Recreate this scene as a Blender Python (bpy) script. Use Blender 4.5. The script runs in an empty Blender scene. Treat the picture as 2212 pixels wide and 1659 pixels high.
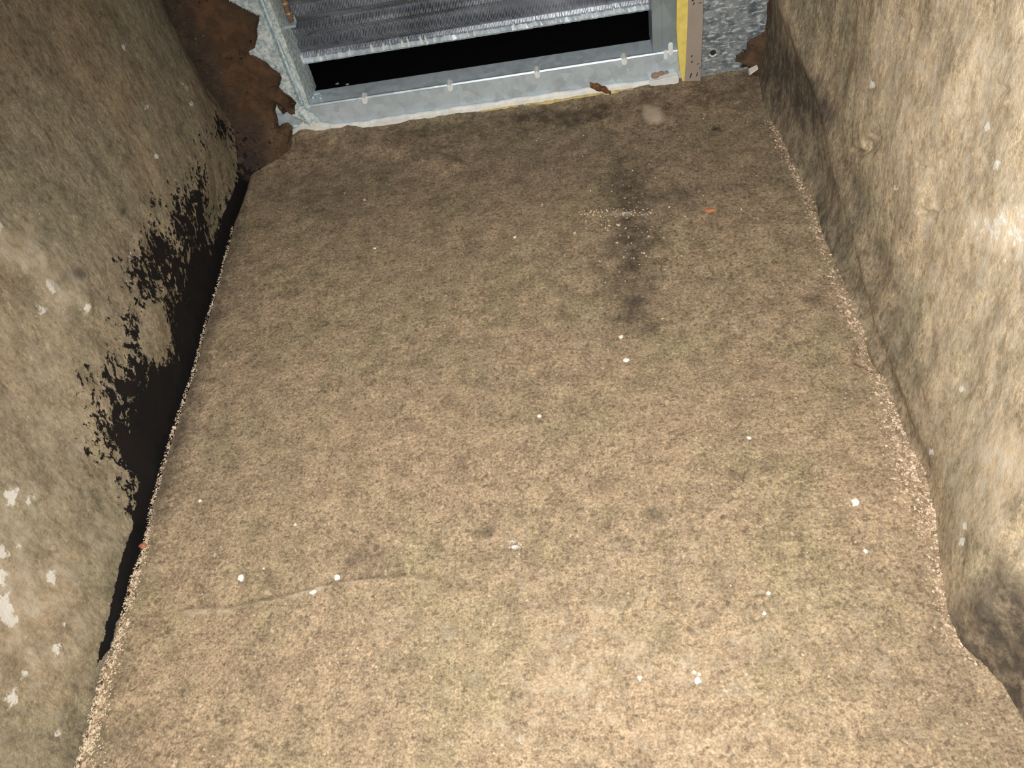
import bpy, bmesh, math, random
import numpy as np
from mathutils import Matrix, Vector

random.seed(7)
rng = np.random.default_rng(11)
scene = bpy.context.scene
C = scene.collection

# ------------------------------------------------------------------ camera
# solved from the photo's floor / wall / frame lines, with the pit about 0.95 m wide
W_PX, H_PX, F_PX = 2212, 1659, 1851.46
YAW, PITCH, ROLL, CAM_H = .1722, .8730, -.2430, 0.9
Rz = np.array([[math.cos(YAW), -math.sin(YAW), 0], [math.sin(YAW), math.cos(YAW), 0], [0, 0, 1]])
_r = np.array([1., 0, 0]); _f = np.array([0, math.cos(PITCH), -math.sin(PITCH)]); _u = np.array([0, math.sin(PITCH), math.cos(PITCH)])
RIGHT = Rz @ (math.cos(ROLL) * _r + math.sin(ROLL) * _u)
UP = Rz @ (-math.sin(ROLL) * _r + math.cos(ROLL) * _u)
FWD = Rz @ _f
CAM = np.array([0, 0, CAM_H])
cam_d = bpy.data.cameras.new('camera'); cam = bpy.data.objects.new('camera', cam_d); C.objects.link(cam)
cam_d.sensor_width = 36; cam_d.lens = F_PX * 36 / W_PX; cam_d.clip_start = .01
m = Matrix.Identity(4)
for i in range(3):
    m[i][0], m[i][1], m[i][2], m[i][3] = RIGHT[i], UP[i], -FWD[i], CAM[i]
cam.matrix_world = m
scene.camera = cam

def ray(px, py):
    return FWD + RIGHT * (px - W_PX / 2) / F_PX - UP * (py - H_PX / 2) / F_PX
def hit(px, py, axis, val):
    d = ray(px, py); t = (val - CAM[axis]) / d[axis]
    return CAM + t * d
XL, XR, YB = -.6183, .335, 1.4005          # left wall, right wall, front of the sealant at the frame's foot
YF = YB + .010                             # front of the sheet metal frame
YC = YF + .05                              # front of the finned coil
def fl(px, py, z=0.): return hit(px, py, 2, z)
def fl2(px, py): return tuple(hit(px, py, 2, 0.)[:2])
def lw2(px, py): p = hit(px, py, 0, XL); return (p[1], p[2])
def rw2(px, py): p = hit(px, py, 0, XR + .02); return (p[1], p[2])
def bk2(px, py, y=None): p = hit(px, py, 1, YF if y is None else y); return (p[0], p[2])

# ------------------------------------------------------------------ object helpers
def tag(o, label=None, cat=None, group=None, kind=None):
    if label: o['label'] = label
    if cat: o['category'] = cat
    if group: o['group'] = group
    if kind: o['kind'] = kind
    return o
def empty(name, loc, label, cat, group=None):
    o = bpy.data.objects.new(name, None); C.objects.link(o); o.location = loc
    o.empty_display_size = .02
    return tag(o, label, cat, group)
def link(name, me, mat=None, parent=None, smooth=False):
    o = bpy.data.objects.new(name, me); C.objects.link(o)
    if mat:
        for mm in (mat if isinstance(mat, (list, tuple)) else [mat]): me.materials.append(mm)
    if smooth: me.polygons.foreach_set('use_smooth', [True] * len(me.polygons))
    if parent:
        o.parent = parent
        o.matrix_parent_inverse = Matrix.Translation(parent.location).inverted()
    return o
def from_bm(name, bm, mat, parent=None, smooth=False):
    bmesh.ops.recalc_face_normals(bm, faces=bm.faces)
    me = bpy.data.meshes.new(name); bm.to_mesh(me); bm.free()
    return link(name, me, mat, parent, smooth)
def add_box(bm, x0, x1, y0, y1, z0, z1, bevel=0):
    r = bmesh.ops.create_cube(bm, size=1, matrix=Matrix.Translation(((x0+x1)/2, (y0+y1)/2, (z0+z1)/2)) @ Matrix.Diagonal((x1-x0, y1-y0, z1-z0, 1)))
    if bevel:
        es = list({e for v in r['verts'] for e in v.link_edges})
        bmesh.ops.bevel(bm, geom=es, offset=bevel, segments=2, affect='EDGES')
def add_prism(bm, poly, y0, y1, mat_index=0):
    """poly in (x, z), extruded along y from y0 (front) to y1"""
    a = [bm.verts.new((x, y0, z)) for x, z in poly]; b = [bm.verts.new((x, y1, z)) for x, z in poly]
    fs = [bm.faces.new(a), bm.faces.new(b[::-1])]
    n = len(a)
    for i in range(n): fs.append(bm.faces.new((a[i], b[i], b[(i+1) % n], a[(i+1) % n])))
    for f in fs: f.material_index = mat_index
    return fs
def add_cyl(bm, p, q, r, seg=14, r2=None):
    p, q = Vector(p), Vector(q); d = q - p
    mt = Matrix.Translation((p + q) / 2) @ d.to_track_quat('Z', 'Y').to_matrix().to_4x4()
    bmesh.ops.create_cone(bm, cap_ends=True, segments=seg, radius1=r, radius2=r if r2 is None else r2, depth=d.length, matrix=mt)

# ------------------------------------------------------------------ numpy noise
def vnoise(x, y, seed=0):
    xi, yi = np.floor(x).astype(np.int64), np.floor(y).astype(np.int64)
    xf, yf = x - xi, y - yi
    u, v = xf * xf * (3 - 2 * xf), yf * yf * (3 - 2 * yf)
    def h(a, b):
        n = (a * 374761393 + b * 668265263 + seed * 974634777) & 0xffffffff
        n = ((n ^ (n >> 13)) * 1274126177) & 0xffffffff
        return ((n ^ (n >> 16)) & 0xffff) / 65535.
    return (h(xi, yi) * (1 - u) + h(xi + 1, yi) * u) * (1 - v) + (h(xi, yi + 1) * (1 - u) + h(xi + 1, yi + 1) * u) * v
def fbm(x, y, s, oct=4, seed=0):
    o = np.zeros_like(x); a = .5; t = 0
    for i in range(oct):
        o += a * vnoise(x * s, y * s, seed + i * 17); t += a; a *= .5; s *= 2.03
    return o / t - .5
def sdf(U, V, poly):
    """signed distance, positive inside"""
    P = np.array(poly); out = np.full(U.shape, 1e9); ins = np.zeros(U.shape, bool)
    for i in range(len(P)):
        a, b = P[i], P[(i + 1) % len(P)]
        e = b - a; wx, wy = U - a[0], V - a[1]
        t = np.clip((wx * e[0] + wy * e[1]) / max(e @ e, 1e-12), 0, 1)
        out = np.minimum(out, (wx - e[0] * t) ** 2 + (wy - e[1] * t) ** 2)
        if a[1] != b[1]:
            c = ((a[1] > V) != (b[1] > V)) & (U < (b[0] - a[0]) * (V - a[1]) / (b[1] - a[1]) + a[0])
            ins ^= c
    return np.sqrt(out) * np.where(ins, 1, -1)
def ldist(U, V, line):
    P = np.array(line); out = np.full(U.shape, 1e9)
    for a, b in zip(P[:-1], P[1:]):
        e = b - a; wx, wy = U - a[0], V - a[1]
        t = np.clip((wx * e[0] + wy * e[1]) / max(e @ e, 1e-12), 0, 1)
        out = np.minimum(out, (wx - e[0] * t) ** 2 + (wy - e[1] * t) ** 2)
    return np.sqrt(out)
def sm(x, a, b):
    t = np.clip((x - a) / (b - a), 0, 1); return t * t * (3 - 2 * t)
def soft(U, V, poly, w):            # 0..1, soft edge w metres to each side
    return sm(sdf(U, V, poly) + 1.5 * max(w, .003) * fbm(U, V, 38, 3, 91) + .004 * fbm(U, V, 140, 2, 93), -w, w)

def grid_mesh(name, X, Y, Z, mat, attrs, flip=False, mask=None):
    nu, nv = X.shape
    co = np.stack([X, Y, Z], -1).reshape(-1, 3)
    idx = np.arange(nu * nv).reshape(nu, nv)
    q = np.stack([idx[:-1, :-1], idx[1:, :-1], idx[1:, 1:], idx[:-1, 1:]], -1)
    if mask is not None: q = q[mask]
    q = q.reshape(-1, 4)
    if flip: q = q[:, ::-1]
    me = bpy.data.meshes.new(name)
    me.vertices.add(len(co)); me.vertices.foreach_set('co', co.astype(np.float32).ravel())
    me.loops.add(q.size); me.loops.foreach_set('vertex_index', q.astype(np.int32).ravel())
    me.polygons.add(len(q)); me.polygons.foreach_set('loop_start', np.arange(0, q.size, 4, dtype=np.int32))
    me.update(calc_edges=True)
    for k, v in attrs.items():
        a = me.attributes.new(k, 'FLOAT', 'POINT'); a.data.foreach_set('value', v.astype(np.float32).ravel())
    if mask is not None:
        bm = bmesh.new(); bm.from_mesh(me)
        bmesh.ops.delete(bm, geom=[v for v in bm.verts if not v.link_faces], context='VERTS')
        bm.to_mesh(me); bm.free()
    return link(name, me, mat, None, True)

# ------------------------------------------------------------------ materials
class NT:
    def __init__(s, name):
        s.m = bpy.data.materials.new(name); s.m.use_nodes = True
        s.t = s.m.node_tree; s.t.nodes.clear()
        s.out = s.n('ShaderNodeOutputMaterial'); s.b = s.n('ShaderNodeBsdfPrincipled')
        s.t.links.new(s.b.outputs[0], s.out.inputs[0])
        s.tc = s.n('ShaderNodeTexCoord')
    def n(s, t, **k):
        x = s.t.nodes.new(t)
        for a, b in k.items(): setattr(x, a, b)
        return x
    def set(s, sock, v):
        if hasattr(v, 'is_linked') or isinstance(v, bpy.types.NodeSocket): s.t.links.new(v, sock)
        else: sock.default_value = v
    def coord(s, scale=(1, 1, 1)):
        mp = s.n('ShaderNodeMapping'); mp.inputs['Scale'].default_value = scale
        s.t.links.new(s.tc.outputs['Object'], mp.inputs[0]); return mp.outputs[0]
    def noise(s, co, scale, detail=4, rough=.55, dist=0., col=False):
        x = s.n('ShaderNodeTexNoise'); s.set(x.inputs['Vector'], co)
        x.inputs['Scale'].default_value = scale; x.inputs['Detail'].default_value = detail
        x.inputs['Roughness'].default_value = rough; x.inputs['Distortion'].default_value = dist
        return x.outputs['Color' if col else 'Fac']
    def vor(s, co, scale, feature='F1', out='Distance', rand=1.):
        x = s.n('ShaderNodeTexVoronoi', feature=feature); s.set(x.inputs['Vector'], co)
        x.inputs['Scale'].default_value = scale; x.inputs['Randomness'].default_value = rand
        return x.outputs[out]
    def math(s, op, a, b=0., clamp=False):
        x = s.n('ShaderNodeMath', operation=op, use_clamp=clamp)
        s.set(x.inputs[0], a); s.set(x.inputs[1], b); return x.outputs[0]
    def map(s, v, a, b, c=0., d=1., smooth=True):
        x = s.n('ShaderNodeMapRange', interpolation_type='SMOOTHSTEP' if smooth else 'LINEAR')
        s.set(x.inputs[0], v)
        for i, q in zip((1, 2, 3, 4), (a, b, c, d)): x.inputs[i].default_value = q
        return x.outputs[0]
    def mix(s, f, a, b, mode='MIX'):
        x = s.n('ShaderNodeMix', data_type='RGBA', blend_type=mode)
        s.set(x.inputs[0], f)
        for i, v in ((6, a), (7, b)):
            s.set(x.inputs[i], (*v, 1) if isinstance(v, tuple) and len(v) == 3 else v)
        return x.outputs[2]
    def attr(s, name):
        x = s.n('ShaderNodeAttribute', attribute_name=name); return x.outputs['Fac']
    def bump(s, h, strength, dist, prev=None):
        x = s.n('ShaderNodeBump'); x.inputs['Strength'].default_value = strength; x.inputs['Distance'].default_value = dist
        s.set(x.inputs['Height'], h)
        if prev: s.set(x.inputs['Normal'], prev)
        return x.outputs[0]
    def done(s, col, rough, metal=0., normal=None, spec=None):
        s.set(s.b.inputs['Base Color'], (*col, 1) if isinstance(col, tuple) and len(col) == 3 else col)
        s.set(s.b.inputs['Roughness'], rough); s.set(s.b.inputs['Metallic'], metal)
        if spec is not None: s.set(s.b.inputs['Specular IOR Level'], spec)
        if normal: s.set(s.b.inputs['Normal'], normal)
        return s.m

def concrete(name, base, warm, olive, soot=(.03, .026, .026), stretch=(1, 1, 1), speck=1., blotch=.5, fine=1., bumpy=1.):
    s = NT(name); co = s.coord(); st = s.coord(stretch)
    warp = s.mix(.04, co, s.noise(co, 14, 3, .6, col=True))
    st2 = s.mix(.03, st, s.noise(co, 20, 3, .6, col=True))
    big = s.noise(st2, 4.5, 5, .6); big2 = s.noise(warp, 7.3, 5, .62)
    c = s.mix(s.map(big, .36, .64), base, warm)
    c = s.mix(s.map(big2, .46, .66), c, olive)
    med = s.noise(st, 34, 6, .64)
    c = s.mix(1., c, s.map(med, .3, .7, 1 - .5 * blotch, 1 + .45 * blotch), 'MULTIPLY')
    mid = s.noise(st, 105, 3, .6)
    c = s.mix(s.math('MULTIPLY', s.map(mid, .33, .46, 1, 0), .45 * speck), c, tuple(q * .33 for q in base))
    c = s.mix(s.math('MULTIPLY', s.map(mid, .58, .72), .45 * speck), c, tuple(min(1, q * 1.55) for q in warm))
    mid2 = s.noise(st, 210, 2, .5)
    c = s.mix(1., c, s.map(mid2, .3, .7, 1 - .2 * speck, 1 + .16 * speck), 'MULTIPLY')
    grain = s.noise(co, 420, 3, .7)
    c = s.mix(1., c, s.map(grain, .25, .75, 1 - .28 * fine, 1 + .28 * fine), 'MULTIPLY')
    # pits, bits of aggregate
    v = s.vor(warp, 70); vs = s.vor(warp, 70, out='Color')
    sep = s.n('ShaderNodeSeparateColor'); s.set(sep.inputs[0], vs)
    dot = s.math('MULTIPLY', s.map(v, .12, .26, 1, 0), s.map(sep.outputs[0], .8, .83))
    c = s.mix(s.math('MULTIPLY', dot, .55 * speck), c, tuple(q * .4 for q in base))
    v2 = s.vor(co, 130); v2c = s.vor(co, 130, out='Color')
    sep2 = s.n('ShaderNodeSeparateColor'); s.set(sep2.inputs[0], v2c)
    dot2 = s.math('MULTIPLY', s.map(v2, .1, .24, 1, 0), s.map(sep2.outputs[1], .955, .965))
    c = s.mix(s.math('MULTIPLY', dot2, .8 * min(1, speck)), c, (.62, .56, .46))
    # stains by attribute
    n2 = s.noise(st, 60, 5, .65)
    def blend(c, att, colour, lo=.25, hi=.6, amp=.8):
        f = s.math('ADD', s.attr(att), s.math('MULTIPLY', s.math('SUBTRACT', n2, .5), amp))
        on = s.map(s.attr(att), .0, .06)
        return s.mix(s.math('MULTIPLY', s.map(f, lo, hi), on), c, colour)
    sf = s.math('MULTIPLY', s.attr('soot'), s.map(n2, .3, .65, .55, 1.15), True)
    c = s.mix(s.math('MULTIPLY', sf, .85), c, soot)
    c = blend(c, 'pale', s.mix(s.map(n2, .35, .65), tuple(min(1, q * 1.35) for q in warm), (.62, .56, .46)), .1, .95)
    n2 = s.noise(co, 120, 4, .65)
    c = blend(c, 'white', (.74, .74, .71), .32, .62, 1.9); n2 = s.noise(st, 60, 5, .65)
    c = blend(c, 'rust', s.mix(s.map(med, .42, .62), (.082, .052, .034), (.135, .078, .047)), .1, .7)
    # black patch: signed field broken up by streaky noise
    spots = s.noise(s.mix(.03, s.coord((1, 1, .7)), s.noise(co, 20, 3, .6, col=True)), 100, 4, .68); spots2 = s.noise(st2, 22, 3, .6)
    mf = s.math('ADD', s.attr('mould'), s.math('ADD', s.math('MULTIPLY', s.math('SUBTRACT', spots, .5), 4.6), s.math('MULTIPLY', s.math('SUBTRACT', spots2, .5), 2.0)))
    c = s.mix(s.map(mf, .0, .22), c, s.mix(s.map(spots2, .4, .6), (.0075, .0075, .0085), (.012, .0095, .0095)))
    nb = s.bump(s.noise(co, 900, 2, .6), .25 * bumpy, .0006)
    nb = s.bump(grain, .5 * bumpy, .0011, nb); nb = s.bump(med, .45 * bumpy, .006, nb); nb = s.bump(mid, .35 * bumpy, .002, nb)
    return s.done(c, .92, 0., nb, .25)

M = {}
M['floor'] = concrete('floor concrete', (.322, .250, .170), (.365, .277, .188), (.305, .25, .16), speck=.95, blotch=.5, fine=1.)
M['wall_l'] = concrete('left wall plaster', (.305, .268, .20), (.345, .28, .195), (.275, .252, .178), stretch=(1, 1, .6), speck=.8, blotch=.5)
M['wall_r'] = concrete('right wall plaster', (.40, .333, .235), (.455, .365, .25), (.37, .332, .232), soot=(.05, .042, .04), stretch=(1, 1, .6), speck=1., blotch=.7)
M['mortar'] = concrete('brown mortar', (.115, .080, .055), (.13, .082, .052), (.095, .075, .052), speck=.6, blotch=.5, bumpy=1.5)

def galv(name, dark=(.30, .34, .36), light=(.60, .66, .69), rough=.42, spangle=55, oxide=0., metal=.3, grime=.3):
    s = NT(name); co = s.coord((1, 1, 1))
    warp = s.mix(.02, co, s.noise(co, 30, 3, .6, col=True))
    v = s.vor(warp, spangle, out='Color'); sp = s.n('ShaderNodeSeparateColor'); s.set(sp.inputs[0], v)
    c = s.mix(s.map(sp.outputs[0], 0, 1, 0, 1, False), dark, light)
    n = s.noise(co, 26, 5, .65)
    c = s.mix(s.map(n, .4, .75), c, tuple(q * .9 for q in light))
    c = s.mix(s.math('MULTIPLY', s.map(s.noise(co, 15, 5, .7), .5, .72), grime), c, (.17, .19, .19))
    if spangle > 100:
        fk = s.noise(s.mix(.02, s.coord((1, 1, 2.4)), s.noise(co, 30, 3, .6, col=True)), 90, 4, .6)
        c = s.mix(s.map(fk, .54, .62), c, (.72, .80, .86)); c = s.mix(s.math('MULTIPLY', s.map(fk, .32, .44, 1, 0), .6), c, (.07, .085, .11))
    ox = s.noise(s.coord((1, 1, 1.6)), 75, 6, .72)
    r = rough
    if oxide:
        f = s.map(s.math('ADD', ox, oxide), .5, .72)
        c = s.mix(f, c, s.mix(s.map(s.noise(co, 150, 4, .7), .35, .6), (.34, .47, .54), (.86, .98, 1.)))
        r = s.math('ADD', rough, s.math('MULTIPLY', f, .35))
        metal = s.math('MULTIPLY', s.math('SUBTRACT', 1., f), metal)
        nb = s.bump(ox, .6, .004)
    else: nb = s.bump(n, .15, .003)
    return s.done(c, r, metal, nb)
M['galv'] = galv('galvanised flange', (.54, .64, .73), (.74, .87, .98), grime=.3, spangle=75)
M['galv_ox'] = galv('oxidised galvanised flange', (.44, .54, .60), (.74, .86, .92), oxide=.18)
M['galv_sheet'] = galv('spangled galvanised sheet', (.15, .18, .21), (.42, .48, .53), spangle=120, grime=.4, rough=.5)
M['galv_jamb'] = galv('dull galvanised jamb', (.24, .30, .34), (.42, .50, .56), spangle=28, grime=.5)

def plain(name, col, rough=.6, var=.15, scale=60, metal=0., bump=.3, spec=None):
    s = NT(name); co = s.coord(); n = s.noise(co, scale, 5, .65)
    c = s.mix(s.map(n, .3, .7), tuple(q * (1 - var) for q in col), tuple(min(1, q * (1 + var)) for q in col))
    return s.done(c, rough, metal, s.bump(n, bump, .002), spec)
M['steel'] = plain('bright steel', (.90, .96, 1.), .35, .04, 80, .0)
M['sealant'] = plain('white sealant', (.87, .90, .90), .55, .12, 45)
M['foam'] = plain('yellow foam', (.90, .74, .20), .85, .12, 50, bump=.5)
M['foam_old'] = plain('aged yellow foam', (.66, .52, .22), .9, .3, 80, bump=.8)
M['foam_white'] = plain('white foam', (.86, .90, .92), .75, .06, 90)
M['board'] = plain('beige board', (.40, .345, .30), .7, .05, 30, bump=.1)
M['fleck'] = plain('dark fleck', (.03, .025, .022), .8)
M['black'] = plain('black duct interior', (.0045, .0045, .0055), .9, spec=.05)  # lack of light in the duct put into the colour
M['soot_metal'] = plain('dark duct panel', (.018, .018, .021), .85, spec=.1)  # panel's dimness in the slot put into the colour
M['copper'] = plain('tarnished copper', (.50, .36, .24), .45, .3, 120, .5)
M['chip'] = plain('white chip', (.86, .85, .80), .7, .08, 200)
M['chip_orange'] = plain('orange chip', (.52, .22, .11), .8, .2, 200)
M['chip_red'] = plain('brick red chip', (.42, .17, .10), .8, .2, 200)
M['leaf'] = plain('brown leaf', (.19, .082, .030), .6, .5, 160, bump=.8)
M['pebble'] = plain('pinkish pebble', (.36, .25, .20), .8, .25, 150)
def grain_mat(name, a, b, d):
    s = NT(name); co = s.coord()
    v = s.vor(co, 260, out='Color'); sp = s.n('ShaderNodeSeparateColor'); s.set(sp.inputs[0], v)
    c = s.mix(s.map(sp.outputs[0], .2, .9, 0, 1, False), a, b)
    c = s.mix(s.map(sp.outputs[1], .72, .8), c, d)
    return s.done(c, .85, 0, None, .3)
M['sand'] = grain_mat('pale sand', (.62, .50, .36), (.86, .74, .58), (.38, .27, .18))
M['grit'] = grain_mat('pinkish grit', (.50, .38, .28), (.80, .66, .52), (.28, .20, .14))
def fin_mat():
    s = NT('aluminium fins'); co = s.coord()
    n = s.noise(s.coord((.5, 1, 2.5)), 16, 5, .65)
    c = s.mix(s.map(n, .35, .7), (.29, .32, .38), (.66, .72, .82))
    c = s.mix(s.math('MULTIPLY', s.map(s.noise(co, 45, 4, .7), .55, .7), .5), c, (.07, .07, .08))
    return s.done(c, .4, .35)
M['fin'] = fin_mat()

# ------------------------------------------------------------------ floor
def polyx(pts, y):                    # x of an edge line at y, from picture points lying on the floor
    P = np.array(sorted([(fl(*p)[1], fl(*p)[0]) for p in pts]))
    return np.interp(y, P[:, 0], P[:, 1])
LEFT_PX = [(562, 300), (548, 345), (540, 365), (520, 430), (500, 480), (480, 560), (440, 700), (415, 800), (370, 930), (345, 1010), (322, 1090), (315, 1130), (303, 1180), (280, 1250), (245, 1380), (215, 1460), (190, 1550), (165, 1640), (150, 1700)]
RIGHT_PX = [(1636, 160), (1640, 175), (1648, 215), (1668, 260), (1690, 300), (1712, 345), (1735, 385), (1758, 430), (1775, 500), (1798, 560), (1822, 610), (1850, 680), (1868, 720), (1882, 760), (1905, 800), (1935, 870), (1968, 960), (1995, 1020), (2018, 1110), (2030, 1200), (2050, 1320), (2078, 1395), (2118, 1432), (2165, 1485), (2205, 1550), (2250, 1640)]
xl = lambda y: polyx(LEFT_PX, y)
xr = lambda y: polyx(RIGHT_PX, y)

U, Y = np.meshgrid(np.linspace(0, 1, 261), np.linspace(-.45, YB + .06, 480), indexing='ij')
A, B = xl(Y), xr(Y) + .015
X = A + U * (B - A)
X[0] -= .001
Z = .0040 * fbm(X, Y, 4, 4, 3) + .0022 * fbm(X, Y, 22, 3, 8) + .0012 * fbm(X, Y, 90, 2, 5)
edge = X - A
Z += -.004 * (1 - sm(edge, 0, .012)) + .002 * sm(edge, .0, .012) * (1 - sm(edge, .012, .05))
Z[0] -= .045; X[1] = X[0] + .0015; Z[1] -= .004                     # the slab's broken left edge drops into the joint
# worn fillet of mortar along the frame's foot
back = sm(Y, YB - .12, YB - .005)
Z += back * .006 * (1 + 1.2 * fbm(X, Y, 30, 3, 9))
lump = soft(X, Y, [fl2(*p) for p in ((560, 340), (640, 318), (830, 330), (960, 375), (1000, 360), (900, 290), (700, 280), (600, 270))], .012)
Z += .008 * lump * (1 + fbm(X, Y, 25, 3, 2))
kn = fl2(662, 306); Z += .014 * np.exp(-(((X - kn[0]) / .018) ** 2 + ((Y - kn[1]) / .016) ** 2))
ridge = ldist(X, Y, [fl2(*p) for p in ((1285, 462), (1330, 458), (1370, 466), (1412, 462))])
Z += .003 * np.exp(-(ridge / .009) ** 2)
crack = [fl2(*p) for p in ((400, 1318), (500, 1312), (585, 1294), (650, 1277), (712, 1262), (790, 1250), (870, 1243))]
cd = ldist(X, Y + .012 * fbm(X, Y, 40, 3, 21), crack)
up = sm(Y - np.interp(X, [c[0] for c in crack], [c[1] for c in crack]), -.002, .002)
Z += -.0022 * up * np.exp(-(cd / .05) ** 2)
notch = soft(X, Y, [fl2(*p) for p in ((1852, 735), (1895, 738), (1905, 800), (1872, 790), (1846, 778))], .006)
Z -= .010 * notch

soot = np.zeros_like(X)
def stain(arr, conv, U_, V_, pts, w, k):
    np.maximum(arr, k * soft(U_, V_, [conv(*p) for p in pts], w), out=arr)
F = lambda pts, w, k: stain(soot, fl2, X, Y, pts, w, k)
F([(1335, 330), (1400, 340), (1420, 480), (1395, 720), (1340, 700), (1318, 560), (1310, 430)], .045, .85)
F([(1345, 480), (1395, 480), (1385, 640), (1345, 610)], .025, .6)
F([(1310, 415), (1480, 400), (1530, 440), (1430, 452), (1320, 452)], .02, .55)
F([(645, 375), (740, 375), (775, 420), (740, 470), (670, 475), (630, 425)], .03, .42)
F([(1045, 258), (1120, 245), (1330, 228), (1320, 262), (1260, 275), (1120, 268)], .012, .75)
F([(1530, 268), (1560, 272), (1558, 288), (1535, 285)], .006, .8)
F([(800, 360), (850, 370), (840, 400), (800, 395)], .012, .6)
F([(545, 360), (640, 345), (900, 300), (1640, 180), (1740, 400), (1350, 430), (900, 470), (520, 450)], .14, .33)  # light's fall-off toward the back painted in as a darker film
F([(548, 350), (640, 335), (800, 290), (1640, 170), (1660, 240), (1300, 290), (900, 340), (600, 360)], .04, .34)
F([(520, 430), (545, 430), (500, 600), (440, 780), (400, 960), (350, 1130), (318, 1120), (345, 1010), (415, 800)], .02, .68)
F([(300, 1190), (330, 1190), (290, 1330), (245, 1500), (190, 1640), (240, 1390)], .03, .32)
F([(740, 1195), (800, 1175), (850, 1190), (840, 1215), (770, 1220), (735, 1240)], .014, .55)
F([(1028, 1145), (1062, 1143), (1062, 1162), (1032, 1164)], .006, .7)
F([(1400, 1100), (1432, 1105), (1430, 1125), (1405, 1122)], .006, .55)
F([(960, 985), (1010, 985), (1005, 1020), (975, 1015)], .01, .4)
F([(1730, 640), (1780, 645), (1770, 660), (1735, 652)], .006, .6)
F([(1805, 835), (1828, 838), (1825, 855), (1805, 850)], .006, .6)
F([(1575, 1018), (1612, 1020), (1608, 1038), (1578, 1035)], .006, .4)
F([(205, 1590), (300, 1560), (310, 1659), (180, 1659)], .04, .4)
F([(420, 1420), (560, 1400), (600, 1520), (470, 1560)], .06, .16)
F([(1950, 1380), (2070, 1380), (2212, 1560), (2212, 1659), (1980, 1659)], .08, .22)
np.maximum(soot, .55 * np.exp(-(cd / .004) ** 2) * up, out=soot)
pale = np.zeros_like(X); white = np.zeros_like(X); rust = np.zeros_like(X)
stain(pale, fl2, X, Y, [(1390, 230), (1425, 235), (1432, 262), (1408, 268), (1388, 250)], .009, .9)
stain(pale, fl2, X, Y, [(1285, 462), (1330, 456), (1412, 460), (1405, 470), (1330, 470)], .005, .35)
stain(pale, fl2, X, Y, [(880, 1320), (1450, 1180), (1900, 1200), (1900, 1500), (1500, 1700), (900, 1700)], .22, .30)  # bright pool of light on the near floor painted paler
stain(pale, fl2, X, Y, [(980, 1370), (1250, 1300), (1650, 1330), (1700, 1480), (1250, 1640), (1000, 1640)], .12, .34)  # brighter middle of the painted pool
np.maximum(pale, .65 * np.exp(-(cd / .006) ** 2) * (1 - up), out=pale)
np.maximum(pale, .5 * np.exp(-((edge - .006) / .006) ** 2), out=pale)
stain(white, fl2, X, Y, [(1095, 1172), (1128, 1170), (1130, 1184), (1100, 1186)], .006, .42)
stain(white, fl2, X, Y, [(1112, 1585), (1132, 1588), (1130, 1605), (1114, 1602)], .006, .42)
stain(white, fl2, X, Y, [(1070, 1648), (1105, 1645), (1105, 1662), (1072, 1662)], .006, .42)
stain(rust, fl2, X, Y, [(560, 345), (640, 310), (900, 275), (1640, 170), (1655, 230), (1300, 270), (900, 320)], .03, .30)
floor = grid_mesh('floor', X, Y, Z, M['floor'], dict(soot=soot, pale=pale, white=white, rust=rust, mould=np.full_like(X, -9.)))
tag(floor, kind='structure')

def floor_z(x, y):
    i = np.argmin(np.abs(Y[0] - y)); u = (x - A[0, i]) / (B[0, i] - A[0, i])
    return float(Z[int(np.clip(round(u * 260), 2, 260)), i])

# ------------------------------------------------------------------ left wall
Yw, Zw = np.meshgrid(np.linspace(-.45, YB + .07, 470), np.linspace(-.06, 1.25, 330), indexing='ij')
gap = np.interp(Yw, [-.45, .2, .44, .58, .66, .70, 1.0, 1.35, 1.47], [.002, .002, .002, .011, .004, .008, .012, .010, .004])
base = xl(Yw) - gap
t = sm(Zw, 0, .35)
bulge = .016 * sm(Yw, .55, .8) * (1 - sm(Yw, 1.2, 1.4)) * sm(Zw, .02, .13) * (1 - sm(Zw, .18, .5))
Xw = base * (1 - t) + (XL - .012) * t + bulge
Xw += .014 * fbm(Yw, Zw, 3.2, 3, 31) * sm(Zw, 0, .1) + .006 * fbm(Yw, Zw * .7, 14, 3, 33) + .0022 * fbm(Yw, Zw * .6, 55, 3, 35)
# vertical coved corner towards the back wall
Xw -= .012 * np.exp(-((Yw - YB + .03) / .05) ** 2) * sm(Zw, .05, .2)
patch_l = [lw2(*p) for p in ((-60, 470), (40, 480), (85, 520), (120, 540), (185, 585), (200, 680), (120, 640), (60, 585), (-60, 560))]
Xw += .004 * soft(Yw, Zw, patch_l, .008)
mould = [(552, 340), (528, 300), (500, 262), (470, 240), (455, 268), (436, 320), (424, 350), (408, 398), (388, 420), (350, 442), (352, 462), (306, 492), (312, 522), (276, 588), (284, 640), (264, 700), (268, 752), (256, 792), (238, 815), (216, 848), (226, 905), (212, 930), (226, 975), (256, 988), (272, 1022), (288, 1062), (304, 1112), (335, 1120), (360, 1010), (450, 720), (520, 500)]  # outline of the speckled black patch
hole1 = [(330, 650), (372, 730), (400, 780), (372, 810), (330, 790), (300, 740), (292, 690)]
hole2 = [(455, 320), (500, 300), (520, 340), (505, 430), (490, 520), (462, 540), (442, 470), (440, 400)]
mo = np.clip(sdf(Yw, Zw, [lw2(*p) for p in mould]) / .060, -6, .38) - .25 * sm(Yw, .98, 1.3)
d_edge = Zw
mo += (mo > -.4) * (.75 * (1 - sm(Zw, .02, .10)) * sm(Yw, .64, .70) * (1 - sm(Yw, 1.0, 1.25)) + .9 * (1 - sm(Zw, .01, .13)) * sm(Yw, .62, .66) * (1 - sm(Yw, .72, .92)))
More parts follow.
